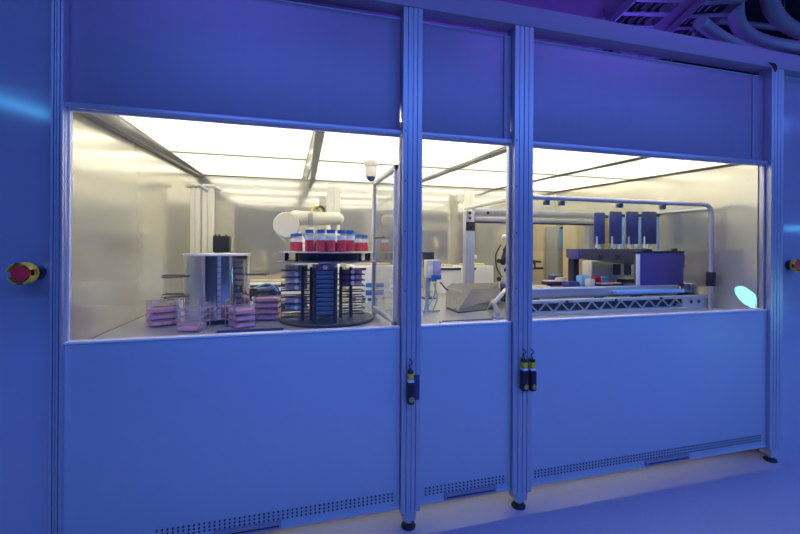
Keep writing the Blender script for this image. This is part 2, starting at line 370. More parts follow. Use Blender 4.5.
# ------------------------------------------------------------------ safety switches
def switch(px, py0, py1, label, plate=False, wire=True):
    Y = WY - .055; a = at(px, py0, Y); z1 = a.z; z0 = Z(px, py1, Y); x = a.x; h = z1 - z0
    t = thing('safety_switch', label, 'safety switch', (x, WY - .045, z0), None)
    w = .017
    MB().box(x - w, x + w, Y - .03, WY - .0455, z0, z0 + h * .60, .008).build('body', 'black', t)
    b = MB(); b.box(x - w * .9, x + w * .9, Y - .026, WY - .047, z0 + h * .60, z0 + h * .66, .003); b.build('band', 'label', t)
    b = MB(); b.box(x - w * .8, x + w * .8, Y - .026, WY - .047, z0 + h * .67, z0 + h * .84, .006); b.build('head', 'yellow', t)
    b = MB(); b.box(x - w * .7, x + w * .7, Y - .024, WY - .047, z0 + h * .845, z0 + h * .93, .004); b.build('cap', 'black', t)
    b = MB(); b.lathe([(0, 0), (.0135, 0), (.0135, .004), (.009, .006), (0, .006)]); bmesh.ops.transform(b.bm, matrix=Matrix.Translation((x, Y - .029, z0 + .026)) @ Matrix.Rotation(math.pi / 2, 4, 'X'), verts=b.bm.verts); b.build('emblem', 'gold', t)
    if plate: MB().box(x + w + .001, x + w + .035, WY - .05, WY - .0455, z0 + .01, z0 + h * .75).build('side_plate', 'cover', t)
    if wire:
        b = MB(); b.tube([(x, Y - .012, z1 - .01), (x - .008, Y - .014, z1 + .012), (x + .008, Y - .012, z1 + .024), (x, WY - .047, z1 + .04)], .0025); b.build('cable', 'rubber', t)
switch(410, 367, 403, 'single black and yellow safety switch on the left double post', True)
switch(523.3, 356, 390, 'left safety switch of the side-by-side pair on the middle-right post')
switch(531.3, 356, 390, 'right safety switch of the side-by-side pair on the middle-right post')
# ------------------------------------------------------------------ emergency stops
def estop(px, py, label, k=1.0):
    c = at(px, py, WY - .001); L = .17
    t = thing('emergency_stop', label, 'emergency stop', c)
    def rot(b): bmesh.ops.transform(b.bm, matrix=Matrix.Translation(c) @ Matrix.Rotation(math.pi / 2, 4, 'X') @ Matrix.Diagonal((1, 1, k, 1)), verts=b.bm.verts); return b
    rot(MB().lathe([(0, 0), (.033, 0), (.035, .01), (.035, .06), (.032, .075), (0, .075)])).build('housing', 'black', t)
    rot(MB().lathe([(.030, .075), (.040, .075), (.043, .082), (.043, .092), (.030, .094)])).build('collar', 'yellow', t)
    b = MB()
    for j in range(4):
        a0 = math.radians(22 + 90 * j)
        b.lathe([(.040, .094), (.043, .094), (.045, .125), (.040, .14), (.037, .14), (.041, .122), (.040, .094)], n=8, a0=a0, a1=a0 + math.radians(58))
    build_each(rot(b), 'guard', 'yellow', t)
    rot(MB().lathe([(0, .094), (.017, .094), (.017, .11), (.030, .115), (.032, .125), (.028, .135), (0, .14)])).build('button', 'redplastic', t)
estop(37, 272, 'emergency stop button in yellow guard on the left steel wall', .85)
estop(788.5, 265, 'emergency stop button in yellow guard on the right steel wall', .40)
# ------------------------------------------------------------------ services above
def tray(px0, py0, px1, py1, z, w, label, mt='galv'):
    a = onz(px0, py0, z); b = onz(px1, py1, z); d = (b - a).normalized(); n = Vector((-d.y, d.x, 0))
    t = thing('cable_tray', label, 'cable tray', (a + b) / 2)
    s = MB()
    for sg in (-1, 1):
        p, q_ = a + n * w * sg, b + n * w * sg
        s.hull([p, q_, p + n * .008, q_ + n * .008, p + Vector((0, 0, .06)), q_ + Vector((0, 0, .06)), p + n * .008 + Vector((0, 0, .06)), q_ + n * .008 + Vector((0, 0, .06))])
    s.build('side_rail', mt, t)
    r = MB(); L = (b - a).length; k = int(L / .16)
    for i in range(k):
        p = a + d * (.08 + i * .16); r.hull([p + n * w * x + d * y + Vector((0, 0, zz)) for x in (-1, 1) for y in (-.02, .02) for zz in (.003, .012)])
    r.build('rung', mt, t)
    c = MB()
    for x in (-.6, -.25, .2, .55): c.cyl(a + n * w * x + Vector((0, 0, .03)), b + n * w * x + Vector((0, 0, .03)), .016, n=8)
    c.build('cable_bundle', 'black', t)
tray(592, 62, 672, -10, CH + 1.62, .16, 'wide galvanised cable tray crossing above the header beam')
tray(655, 62, 735, -8, CH + 1.66, .13, 'galvanised cable tray further right above the header beam')
for i, (pts, z, r, lab) in enumerate([
    ([(800, 48), (765, 42), (742, 30), (735, 8), (742, -25)], 1.75, .055, 'curved foil duct bending down above the right header beam'),
    ([(820, 40), (788, 26), (772, 8), (768, -20)], 1.95, .06, 'outermost curved foil duct at the top right corner'),
    ([(830, 66), (790, 60), (755, 52), (722, 38), (700, 22)], 1.56, .045, 'lowest foil duct lying just over the header beam')]):
    mb = MB(); mb.tube([onz(x, y, CH + z) for x, y in pts], r, 12, ribs=14); tag(mb.build('flexible_duct', 'duct'), lab, 'duct')
for i, (p0, p1, z, r, lab) in enumerate([
    ((690, 18), (800, 30), 2.3, .03, 'grey service pipe behind the foil ducts'), ((600, 14), (760, -18), 2.0, .022, 'thin service pipe crossing over the wide cable tray'),
    ((640, 62), (800, 88), 2.2, .03, 'long service pipe low behind the header beam')]):
    a_ = onz(*p0, CH + z); b_ = onz(*p1, CH + z); t = thing('service_pipe', lab, 'pipe', (a_ + b_) / 2)
    MB().cyl(a_, b_, r, n=12).build('pipe', 'galv', t)
    for f in (.15, .85): q_ = a_.lerp(b_, f); MB().cyl(q_, (q_.x, q_.y, 4.1), .005, n=6).build('hanger', 'galv', t)
for px, py, lab in ((693, 36, 'thin threaded rod hanging above the header beam middle right'), (603, 20, 'short hanging rod above the header beam near the soffit')):
    p = at(px, py, 2.35 if px > 650 else 2.5)
    mb = MB(); mb.cyl(p, (p.x, p.y, 4.1), .006, n=8); mb.cyl(p, p + Vector((0, 0, .015)), .014, n=6); tag(mb.build('hanger_rod', 'galv'), lab, 'rod')
# ------------------------------------------------------------------ partition of glass
gx = P1[0] - .005; g0, g1 = 2.06, 2.64; gz0 = CH - .412; gz1 = CH + .43
t = thing('glass_partition', 'small framed glass partition standing beside the left double post', 'partition', (gx, 2.3, TZ))
f = MB(); w = .012
f.box(gx - w, gx + w, g0, g1, gz1 - .024, gz1, .003); f.box(gx - w, gx + w, g0, g1, gz0, gz0 + .024, .003)
f.box(gx - w, gx + w, g1 - .024, g1, gz0, gz1, .003); f.box(gx - w, gx + w, g0, g0 + .02, gz0, gz1, .003); f.build('frame', 'edge', t)
f = MB(); f.box(gx - .006, gx + .006, g0, g1 - .024, gz1 - .028, gz1 - .022); f.box(gx - .006, gx + .006, g0, g1 - .024, gz0 + .022, gz0 + .028); f.box(gx - .006, gx + .006, g1 - .028, g1 - .022, gz0 + .02, gz1 - .02)
f.build('gasket', 'alu', t)
MB().box(gx - .002, gx + .002, g0, g1 - .02, gz0 + .02, gz1 - .02).build('pane', 'acrylic', t)
f = MB(); f.box(gx - .012, gx + .012, g0 + .02, g0 + .05, TZ, gz0 + .001); f.box(gx - .012, gx + .012, g1 - .05, g1 - .02, TZ, gz0 + .001); f.build('foot', 'alu', t)
hnd = MB(); hc = at(391, 238, 2.45); hnd.cyl((gx - .016, 2.28, hc.z), (gx - .016, 2.52, hc.z), .006); hnd.build('handle', 'dark', t)
# dome camera on the ceiling
dc = onz(372, 171, CZ, CS); dc = at(371, 172, 2.95); dz = cz(dc.y)
t = thing('dome_camera', 'white dome camera hanging from the ceiling beside the glass partition', 'camera', (dc.x, dc.y, dz))
MB().lathe([(0, 0), (.05, 0), (.05, -.03), (.044, -.04), (0, -.04)], (dc.x, dc.y, dz)).build('mount', 'white', t)
MB().lathe([(0, -.04), (.042, -.04), (.042, -.10), (.036, -.115), (0, -.115)], (dc.x, dc.y, dz)).build('body', 'white', t)
MB().sph((dc.x, dc.y, dz - .115), .034).build('dome', 'navy', t)
# ------------------------------------------------------------------ back uprights left
def upright(px0, px1, pyt, Y, label, bracket=False, zb=TZ):
    a = X(px0, Y); b = X(px1, Y); zt = Z((px0 + px1) / 2, pyt, Y)
    t = thing('support_column', label, 'column', ((a + b) / 2, Y, zb)); 
    m = MB(); g = (a + b) / 2
    m.prism([(a, Y + .06), (a, Y), (g - .004, Y), (g - .004, Y + .01), (g + .004, Y + .01), (g + .004, Y), (b, Y), (b, Y + .06)], zb + .01, zt); m.build('profile', 'post_white', t)
    MB().box(a - .02, b + .02, Y - .02, Y + .08, zb, zb + .012, .002).build('base_plate', 'alu', t)
    if bracket:
        m = MB(); m.box(a - .035, b + .035, Y - .006, Y + .05, zt - .03, zt - .012, .003); m.cyl((b + .005, Y - .01, zt - .02), (b + .06, Y - .01, zt - .05), .012)
        m.build('bracket', 'alu', t)
    return t
upright(190, 200, 184, 3.55, 'left white column of the pair behind the steel carousel', True)
upright(202, 213, 184, 3.55, 'right white column of the pair behind the steel carousel', True)
upright(327, 340, 186, 3.7, 'white column rising behind the white robot arm')
upright(466, 474.5, 191, 3.95, 'slim white column behind the gantry leg in middle window')
# black box behind columns
c = at(222, 243, 3.45); t = thing('control_box', 'dark box mounted beside the white column pair', 'box', (c.x, c.y, TZ))
w = X(230, 3.45) - c.x
MB().box(c.x - w, c.x + w, 3.40, 3.52, Z(222, 252, 3.45), Z(222, 236, 3.45), .005).build('case', 'dark', t)
m = MB(); m.box(c.x - .02, c.x + .02, 3.45, 3.49, TZ, Z(222, 252, 3.45) + .001); m.build('stand', 'alu', t)
m = MB(); [m.cyl((c.x + x, 3.45, Z(222, 236, 3.45) - .002), (c.x + x, 3.45, Z(222, 236, 3.45) + .012), .008) for x in (-.05, -.02, .03)]; build_each(m, 'connector', 'black', t)
# ------------------------------------------------------------------ steel carousel (left)
cA = Vector((X(218, 2.62), 2.62, 0)); RA = .19; zA = Z(218, 255, 2.5)
t = thing('plate_carousel', 'round polished steel carousel with shells split down the middle', 'carousel', (cA.x, cA.y, TZ))
dirc = math.atan2(-cA.y, -cA.x)                         # towards the camera
MB().lathe([(0, .02), (RA * .8, .02), (RA * .8, 0), (0, 0)], (cA.x, cA.y, TZ)).build('base', 'dark', t)
def shell(a0, a1, nn):
    m = MB(); zt = zA - .005; zb = TZ + .03
    prof = []
    pts = []
    k = 24
    outer = []; inner = []
    for i in range(k + 1):
        a = a0 + (a1 - a0) * i / k
        # slightly faceted plan: flats joined by tight folds
        rr = RA * (1 - .05 * abs(math.sin(i / k * math.pi * 3)))
        outer.append((cA.x + rr * math.cos(a), cA.y + rr * math.sin(a))); inner.append((cA.x + (rr - .006) * math.cos(a), cA.y + (rr - .006) * math.sin(a)))
    m.prism(outer + inner[::-1], zb, zt); return m.build('shell', 'chrome', t)
shell(dirc - math.radians(1), dirc - math.radians(176), 0); shell(dirc + math.radians(5), dirc + math.radians(176), 1)
MB().lathe([(.03, 0), (RA - .004, 0), (RA - .004, .01), (.03, .01), (.03, 0)], (cA.x, cA.y, zA - .005)).build('top_ring', 'white', t)
lad = MB(); da = dirc + math.radians(2); lx, ly = cA.x + (RA - .012) * math.cos(da), cA.y + (RA - .03) * math.sin(da)
for i in range(11): lad.box(lx - .009, lx + .009, ly - .012, ly + .002, TZ + .03 + i * .033, TZ + .056 + i * .033)
lad.build('ladder_strip', 'post_white', t)
MB().cyl((cA.x, cA.y, TZ), (cA.x, cA.y, zA), .04).build('spindle', 'alu', t)
# holder rods that stick out of the shells
nrod = 0
for pyz, spans in ((275, None), (294, None)):
    zz = Z(218, pyz, 2.6)
    for ang in (104, 70, -70, -100):
        a = dirc + math.radians(-ang) * 1.0
        d = Vector((math.cos(a), math.sin(a), 0)); n = Vector((-d.y, d.x, 0)); p = Vector((cA.x, cA.y, zz + random.uniform(-.004, .004)))
        m = MB(); 
        for sg in (-1, 1): m.cyl(p + d * (RA - .02) + n * .02 * sg, p + d * (RA + .095) + n * .03 * sg, .0025, n=8)
        m.cyl(p + d * (RA + .095) - n * .03, p + d * (RA + .095) + n * .03, .003, n=8); m.sph(p + d * (RA + .098) - n * .03, .005, n=8); m.sph(p + d * (RA + .098) + n * .03, .005, n=8)
        m.build('holder_fork', 'dark', t)
# culture flasks
def make_flask(liq, w=.10, d=.15, h=.026, fill=.5, lab='', grp=None):
    t = thing('culture_flask', lab, 'flask', (0, 0, 0), grp)
    m = MB(); m.hull([(x * w / 2 * k, y, z) for x in (-1, 1) for (y, k) in ((-d / 2, .45), (-d / 2 + .035, 1), (d / 2, 1)) for z in (0.0, h)]); m.build('body', 'flask', t)
    if liq:
        m = MB(); m.hull([(x * (w / 2 - .003) * k, y, z) for x in (-1, 1) for (y, k) in ((-d / 2 + .01, .5), (-d / 2 + .037, 1), (d / 2 - .003, 1)) for z in (0.002, h * fill)]); m.build('medium', liq, t)
    m = MB(); m.cyl((0, -d / 2 + .002, h / 2), (0, -d / 2 - .012, h / 2), h * .45, n=12); m.build('cap', 'label', t)
    return t
fk = {'pink': make_flask('pinkliq', fill=.72), 'clear': make_flask(None), 'purple': make_flask('purpleliq', w=.13, d=.13, h=.028, fill=.9), 'grey': make_flask('greyliq', w=.13, d=.13, h=.028, fill=.8)}
used = set()
def flask(kind, x, y, z, rz, label, grp):
    if kind not in used:
        used.add(kind); f = fk[kind]; f.location = (x, y, z); f.rotation_euler = (0, 0, rz); f['label'] = label; f['group'] = grp; return f
    return dup(fk[kind], (x, y, z), label, rz, grp)
lv = ['bottom', 'second from bottom', 'third from bottom', 'top']
stacks = [('pink', -78, RA + .095, 4, 'left of', .0), ('clear', -24, RA + .09, 3, 'before left shell of', 0), ('pink', 24, RA + .09, 3, 'before right shell of', 0), ('pink', 72, RA + .095, 4, 'right of', 0)]
for (kd, ang, rr, n, wh, _) in stacks:
    a = dirc + math.radians(ang); x = cA.x + rr * math.cos(a); y = cA.y + rr * math.sin(a)
    # rack carrying the stack
    rk = thing('flask_rack', 'wire flask rack standing %s the steel carousel' % wh, 'rack', (x, y, TZ))
    rz = a + math.pi / 2
    R_ = Matrix.Translation((x, y, 0)) @ Matrix.Rotation(rz, 4, 'Z')
    m = MB()
    for sx in (-.056, .056):
        for sy in (-.05, .06): m.box(sx - .002, sx + .002, sy - .002, sy + .002, TZ, TZ + .035 * 4 + .005, m=R_)
    build_each(m, 'upright', 'alu', rk)
    m = MB()
    for k in range(4):
        for sx in (-.056, .056): m.box(sx - .0025, sx + .0025, -.055, .065, TZ + .004 + k * .035, TZ + .008 + k * .035, m=R_)
        for sy in (-.05, .0, .06): m.box(-.056, .056, sy - .002, sy + .002, TZ + .004 + k * .035, TZ + .008 + k * .035, m=R_)
    m.build('shelf', 'dark' if ang in (-78, 72) else 'alu', rk)
    for k in range(n):
        kk = kd if not (kd == 'clear' and k == 0) else 'pink'
        if ang == -78 and k == n - 1: kk = 'clear'
        c_ = 'pink' if kk == 'pink' else 'clear empty'
        flask(kk, x, y, TZ + .0085 + k * .035, rz + math.pi, '%s flask %s the steel carousel, %s there' % (c_, wh, lv[k]), 'culture flasks around the steel carousel')
# low blue tray by the sill
a = at(216, 330, 2.16); b = at(284, 328, 2.16)
t = thing('drip_tray', 'long low blue tray in front of the steel carousel', 'tray', ((a.x + b.x) / 2, 2.16, TZ))
MB().box(a.x, b.x, 2.13, 2.19, TZ, TZ + .006).build('base', 'blue', t)
m = MB(); m.box(a.x, b.x, 2.13, 2.134, TZ + .006, TZ + .02); m.box(a.x, b.x, 2.186, 2.19, TZ + .006, TZ + .02); m.box(a.x, a.x + .004, 2.134, 2.186, TZ + .006, TZ + .02); m.box(b.x - .004, b.x, 2.134, 2.186, TZ + .006, TZ + .02); m.build('rim', 'navy', t)
# ------------------------------------------------------------------ black rack carousel + bottle rotor
BYc = 2.50; cB = Vector((X(328, BYc), BYc, 0))
t = thing('rack_carousel', 'black carousel of shelf towers carrying the bottle rotor', 'carousel', (cB.x, cB.y, TZ))
MB().lathe([(0, 0), (.275, 0), (.28, .006), (.28, .014), (.275, .018), (0, .018)], (cB.x, cB.y, TZ), 48).build('base_plate', 'dark', t)
zr = Z(328, 262, BYc)
MB().cyl((cB.x, cB.y, TZ + .018), (cB.x, cB.y, zr), .06, n=28).build('column', 'chrome', t)
def tower(px, Y, pxa, pxb, shelves, ups, lab):
    z0 = TZ + .018
    for u in ups: 
        x = X(u, Y); MB().box(x - .009, x + .009, Y - .008, Y + .008, z0, Z(u, 267, Y), .002).build('upright', 'dark', t)
    xa, xb = X(pxa, Y), X(pxb, Y)
    for zz in shelves:
        m = MB(); m.box(xa, xb, Y + .009, Y + .013, zz, zz + .005); m.box(xa, xb, Y + .125, Y + .13, zz, zz + .005)
        m.box(xa, xa + .005, Y + .009, Y + .13, zz, zz + .005); m.box(xb - .005, xb, Y + .009, Y + .13, zz, zz + .005)
        m.hull([(xa, Y + .02, zz), (xa + .008, Y + .02, zz), (xb, Y + .12, zz), (xb - .008, Y + .12, zz), (xa, Y + .02, zz + .004), (xa + .008, Y + .02, zz + .004), (xb, Y + .12, zz + .004), (xb - .008, Y + .12, zz + .004)])
        m.box(xa, xb, Y - .012, Y - .008, zz, zz + .005); m.box(xa, xa + .004, Y - .012, Y + .012, zz, zz + .005); m.box(xb - .004, xb, Y - .012, Y + .012, zz, zz + .005)
        m.build('shelf', 'dark', t)
    return (xa + xb) / 2
def zs(n, pyt, px, Y):
    zt = Z(px, pyt, Y); z0 = TZ + .035; return [z0 + (zt - z0) * i / (n - 1) for i in range(n)]
YL = 2.40; shL = zs(8, 271, 297, YL); xL = tower(297, YL, 281, 312, shL, (303, 311.5), 'left')
YC = 2.27; shC = zs(12, 271, 325, YC); xC = tower(325, YC, 314.5, 336, shC, (315, 335.5), 'mid')
YR = 2.44; shR = zs(8, 275, 352, YR); xR = tower(352, YR, 340, 365, shR, (341, 351), 'right')
# a fourth tower towards the back
# flasks/plates on towers
names = ['lowest', 'second', 'third', 'fourth', 'fifth', 'sixth', 'seventh', 'eighth', 'ninth', 'tenth', 'eleventh', 'top']; nm8 = ['lowest', 'second', 'third', 'fourth', 'fifth', 'sixth', 'seventh', 'top']
for i, k in [(7, 'grey'), (6, 'grey'), (5, 'grey'), (4, 'grey'), (2, 'grey'), (1, 'grey')]:
    flask('grey', xL, YL + .068, shL[i] + .0055, 0, 'clear flask on the %s shelf of the left black tower' % nm8[i], 'clear flasks on the left black tower')
for i in (7, 6, 5): flask('purple', xR, YR + .068, shR[i] + .0055, 0, 'purple flask on the %s shelf of the right black tower' % nm8[i], 'purple flasks on the black towers')
flask('purple', xC, YC + .068, shC[11] + .0055, 0, 'purple flask on the top shelf of the middle black tower', 'purple flasks on the black towers')
pl = thing('microplate', '', 'microplate', (0, 0, 0)); MB().box(-.05, .05, -.05, .05, 0, .012, .002).build('base', 'bluelt', pl); MB().box(-.047, .047, -.047, .047, .0122, .016, .001).build('lid', 'label', pl)
for n_, i in enumerate(range(1, 11)):
    lab = 'pale blue lidded plate on the %s shelf of the middle black tower' % names[i]
    if n_ == 0: pl.location = (xC, YC + .068, shC[i] + .0052); tag(pl, lab, 'microplate', 'plates on the middle black tower')
    else: dup(pl, (xC, YC + .068, shC[i] + .0052), lab, 0, 'plates on the middle black tower')
# rotor
t = thing('bottle_rotor', 'round tiered rotor plate holding red medium bottles', 'rotor', (cB.x, cB.y, zr))
MB().lathe([(0, 0), (.24, 0), (.295, .004), (.295, .007), (.24, .012), (0, .012)], (cB.x, cB.y, zr), 48).build('lower_disc', 'alu', t)
z2 = Z(328, 252.5, BYc)
MB().lathe([(0, 0), (.24, 0), (.29, .003), (.29, .006), (.24, .010), (0, .010)], (cB.x, cB.y, z2 - .003), 48).build('upper_disc', 'alu', t)
m = MB()
MB().cyl((cB.x, cB.y, zr + .012), (cB.x, cB.y, z2 - .003), .19, n=36).build('drum', 'dark', t)
for k in range(12):
    a = k * math.pi / 6 + .2; m.cyl((cB.x + .25 * math.cos(a), cB.y + .25 * math.sin(a), zr + .01), (cB.x + .25 * math.cos(a), cB.y + .25 * math.sin(a), z2 - .002), .008, n=10)
m.build('spacer', 'black', t)
zc = z2 + .007
MB().lathe([(0, 0), (.13, 0), (.13, .055), (0, .055)], (cB.x, cB.y, zc), 32).build('hub', 'navy', t)
m = MB()
for hh in (.018, .045): m.lathe([(.13, hh), (.205, hh), (.205, hh + .003), (.13, hh + .003), (.13, hh)], (cB.x, cB.y, zc), 40)
m.build('bottle_ring', 'flask', t)
# bottles
def make_bottle(h=.11, r=.024):
    t = thing('medium_bottle', '', 'bottle')
    MB().lathe([(0, 0), (r, 0), (r, h * .72), (r * .95, h * .80), (r * .75, h * .84), (0, h * .84)], n=18).build('body', 'bottleglass', t)
    MB().lathe([(0, .002), (r - .0015, .002), (r - .0015, h * .52), (0, h * .52)], n=18).build('medium', 'red', t)
    MB().lathe([(r + .0004, h * .54), (r + .0006, h * .54), (r + .0006, h * .74), (r + .0004, h * .74), (r + .0004, h * .54)], n=18).build('label', 'label', t)
    MB().lathe([(0, h * .845), (r * .9, h * .845), (r * .9, h), (0, h)], n=18).build('cap', 'blue', t)
    return t
bt1 = make_bottle(.122, .026); first = True
for px, Y, wh in ((309.5, 2.33, 'leftmost in the front group'), (320.5, 2.29, 'second from left in the front group'), (331, 2.29, 'middle of the front group'), (341.5, 2.31, 'second from right in the front group'), (350, 2.36, 'rightmost in the front group'),
                  (298.5, 2.44, 'at the left end'), (358, 2.50, 'at the right end, left one'), (364.5, 2.60, 'at the far right end'), (294, 2.54, 'at the far left end')):
    lab = 'red medium bottle with blue cap on the rotor, %s' % wh
    x = X(px, Y); zz = z2 + .0075
    d = Vector((x - cB.x, Y - cB.y)); 
    if first: bt1.location = (x, Y, zz); bt1['label'] = lab; bt1['group'] = 'bottles on the rotor'; first = False
    else: 
        q = dup(bt1, (x, Y, zz), lab, 0, 'bottles on the rotor')
        if px in (298.5, 358, 364.5, 294): q.scale = (.9, .9, .85)
# small clear bottles with blue caps on bench
bt2 = thing('sample_bottle', '', 'bottle'); 
MB().lathe([(0, 0), (.019, 0), (.019, .05), (.012, .062), (.012, .07), (0, .07)], n=16).build('body', 'bottleglass', bt2)
MB().lathe([(0, .0705), (.014, .0705), (.014, .088), (0, .088)], n=16).build('cap', 'blue', bt2)
for i, (px, py, Y, wh) in enumerate(((358, 318, 2.66, 'leftmost of the row beside the black carousel'), (364, 319, 2.64, 'second of the row beside the black carousel'), (370, 320, 2.62, 'third of the row beside the black carousel'), (375.5, 321, 2.58, 'nearest the glass partition'))):
    lab = 'small clear bottle with blue cap, %s' % wh; x = X(px, Y)
    x = max(x, cB.x + .28 + .0) if Y < 2.75 and abs(x - cB.x) < .3 and False else x
    if i == 0: bt2.location = (x, 2.80, TZ); tag(bt2, lab, 'bottle', 'small clear bottles on the bench')
    else: dup(bt2, (X(px, 2.80 - i * .02), 2.80 - i * .02, TZ), lab, 0, 'small clear bottles on the bench')
# ------------------------------------------------------------------ white robot arm
RY = 3.05
t = thing('articulated_robot', 'white articulated robot arm reaching over the bottle rotor', 'robot arm', (X(312, RY), RY, TZ))
sx = X(312, RY); el = at(286.5, 225.5, RY); fe = at(338, 219, RY); k_ = (fe - el).length
MB().lathe([(0, 0), (.11, 0), (.11, .02), (.085, .03), (.08, .16), (.085, .17), (.085, .24), (0, .25)], (sx, RY, TZ)).build('base', 'cream', t)
m = MB(); sh = Vector((sx, RY, TZ + .27)); m.caps(sh, (el.x + .01, RY + .06, el.z), .07, .055); m.build('upper_arm', 'cream', t)
m = MB(); m.cyl((el.x, RY - .075, el.z), (el.x, RY + .10, el.z), .092, n=32); m.cyl((el.x, RY - .085, el.z), (el.x, RY - .074, el.z), .084, .09, n=32)
el_o = m.build('elbow', 'cream', t)
m = MB(); m.cyl((el.x, RY - .074, el.z), (el.x, RY - .068, el.z), .0935, n=32); m.build('joint_ring', 'dark', el_o)
m = MB(); m.caps((el.x + .03, RY, el.z + .045), (el.x + .10, RY, fe.z + .0), .052, .052); m.caps((el.x + .06, RY, fe.z + .003), (fe.x, RY, fe.z), .052, .046); m.build('forearm', 'cream', t)
m = MB(); w_ = at(338, 226, RY); m.cyl((fe.x - .03, RY, fe.z - .03), (fe.x - .03, RY, fe.z - .085), .028, .022); m.build('wrist', 'alu', t)
m = MB(); p = [at(312, 222, RY - .05), at(311, 213, RY - .05), at(314, 207, RY - .03), at(319, 208, RY), at(322, 214, RY)]; m.tube(p, .006); m.build('yellow_hose', 'yellow', t, 'yellow hose')
m = MB(); p = [at(316, 209, RY), at(320, 206.5, RY), at(324, 209, RY + .02), at(324, 214, RY)]; m.tube(p, .009); m.build('black_hose', 'black', t, 'black hose')
m = MB(); m.box(at(309, 0, RY).x, at(314, 0, RY).x, RY - .06, RY - .04, Z(311, 226, RY), Z(311, 214, RY), .003); m.build('valve', 'alu', t)
# ------------------------------------------------------------------ blue-black gripper on the bench
g = at(270, 303, 2.95)
t = thing('gripper_robot', 'dark blue gripper device between the steel and black carousels', 'gripper', (g.x, 2.95, TZ))
MB().box(g.x - .05, g.x + .12, 2.90, 3.0, TZ, TZ + .05, .008).build('base', 'navy', t)
m = MB(); m.cyl((g.x + .03, 2.95, TZ + .05), (g.x + .03, 2.95, TZ + .13), .045); m.caps((g.x + .03, 2.95, TZ + .135), (g.x - .10, 2.90, TZ + .12), .032); m.build('arm', 'navy', t)
m = MB(); m.cyl((g.x - .10, 2.84, TZ + .12), (g.x - .10, 2.96, TZ + .12), .042); m.build('joint', 'dark', t)
m = MB()
for s_ in (-1, 1): m.box(g.x - .20, g.x - .12, 2.90 + .025 * s_ - .004, 2.90 + .025 * s_ + .004, TZ + .10, TZ + .125, .002)
build_each(m, 'finger', 'alu', t)
m = MB(); m.tube([(g.x + .05, 2.92, TZ + .13), (g.x + .0, 2.88, TZ + .185), (g.x - .06, 2.88, TZ + .175), (g.x - .09, 2.88, TZ + .15)], .008); m.build('hose', 'bluelt', t)
# ------------------------------------------------------------------ back instruments
def instrument(px0, px1, pyt, Y, dep, label, slots, name='white_instrument', zb=TZ, mt='white'):
    a, b = X(px0, Y), X(px1, Y); zt = Z((px0 + px1) / 2, pyt, Y)
    t = thing(name, label, 'instrument', ((a + b) / 2, Y, zb))
    m = MB(); m.box(a, b, Y, Y + dep, zb, zt, .008); m.build('housing', mt, t)
    for (s0, s1, q0, q1, mm) in slots:
        z1 = Z((s0 + s1) / 2, q0, Y); z0 = Z((s0 + s1) / 2, q1, Y)
        MB().box(X(s0, Y), X(s1, Y), Y - .008, Y + .0, z0, z1, .001).build('front_panel', mm, t)
    m = MB(); m.box(a + .05, b - .05, Y + dep * .3, Y + dep * .7, zt, zt + .02, .003); m.build('top_cover', 'beige' if mt == 'white' else mt, t)
    return t
instrument(440, 462, 267, 3.60, .30, 'left white bench instrument behind the steel chute', [(441, 461, 268, 270, 'dark')])
instrument(463, 494, 266, 3.55, .30, 'right white bench instrument behind the steel chute', [(464, 476, 268, 270, 'dark')])
instrument(352, 399, 266, 3.45, .35, 'low white instrument seen behind the glass partition', [(354, 366, 268, 270, 'black'), (366, 384, 283, 287, 'blue'), (366, 384, 290, 295, 'blue')])
instrument(238, 300, 283, 3.75, .25, 'long low pale instrument at the back between the two carousels', [(242, 290, 285, 287, 'dark')])
c = at(476, 257, 4.15); tag(MB().box(c.x - .025, c.x + .025, BY - .03, BY, c.z - .025, c.z + .025, .004).build('wall_socket', 'white'), 'small white socket box on the back lining', 'socket')
# dark monitor behind control unit
a = X(423, 3.3); b = X(434, 3.3)
t = thing('monitor', 'black small monitor behind the control unit in middle window', 'monitor', ((a + b) / 2, 3.3, TZ))
MB().box(a, b, 3.29, 3.32, Z(428, 268, 3.3), Z(428, 252, 3.3), .004).build('screen', 'black', t)
MB().cyl(((a + b) / 2, 3.305, TZ + .012), ((a + b) / 2, 3.305, Z(428, 268, 3.3) + .005), .012).build('stand', 'dark', t)
MB().box((a + b) / 2 - .05, (a + b) / 2 + .05, 3.25, 3.36, TZ, TZ + .012, .003).build('base', 'dark', t)
# control unit
Yc = 2.62; a = X(427, Yc); b = X(440.5, Yc); z1 = Z(434, 260, Yc); z0 = Z(434, 284, Yc)
t = thing('control_unit', 'white and lavender control unit on a stand with blue connectors', 'control unit', ((a + b) / 2, Yc, TZ))
MB().box(a, b, Yc, Yc + .07, z0 + .04, z1, .004).build('case', 'white', t)
MB().box(X(433, Yc), b + .002, Yc - .006, Yc, z0 + .06, z1 - .002, .001).build('face', mat('lavender_face', (.45, .45, .66), .35), t)
m = MB(); [m.cyl((a + .03 + .02 * i, Yc + .02, z0 + .015), (a + .03 + .02 * i, Yc + .02, z0 + .042), .008, n=10) for i in range(3)]; m.box(a + .03, b + .004, Yc - .012, Yc - .0, z0 + .03, z0 + .06, .003); build_each(m, 'connector', 'blue', t)
m = MB(); m.box(a + .005, a + .025, Yc + .03, Yc + .05, TZ + .01, z0 + .045); m.box(a - .02, b, Yc, Yc + .09, TZ, TZ + .01, .002); m.build('stand', 'alu', t)
for i, (pts, c_) in enumerate((([(436, 282), (434, 296), (428, 308), (430, 319)], 'bluelt'), ([(434, 283), (437, 298), (433, 312), (437, 320)], 'alu'), ([(430, 283), (427, 300), (424, 314), (428, 320)], 'bluelt'), ([(440, 282), (445, 288), (448, 290)], 'rubber'))):
    m = MB(); m.tube([at(x, min(y, 318), Yc - .01 - .02 * i) for x, y in pts], .005); m.build('hose', c_, t)
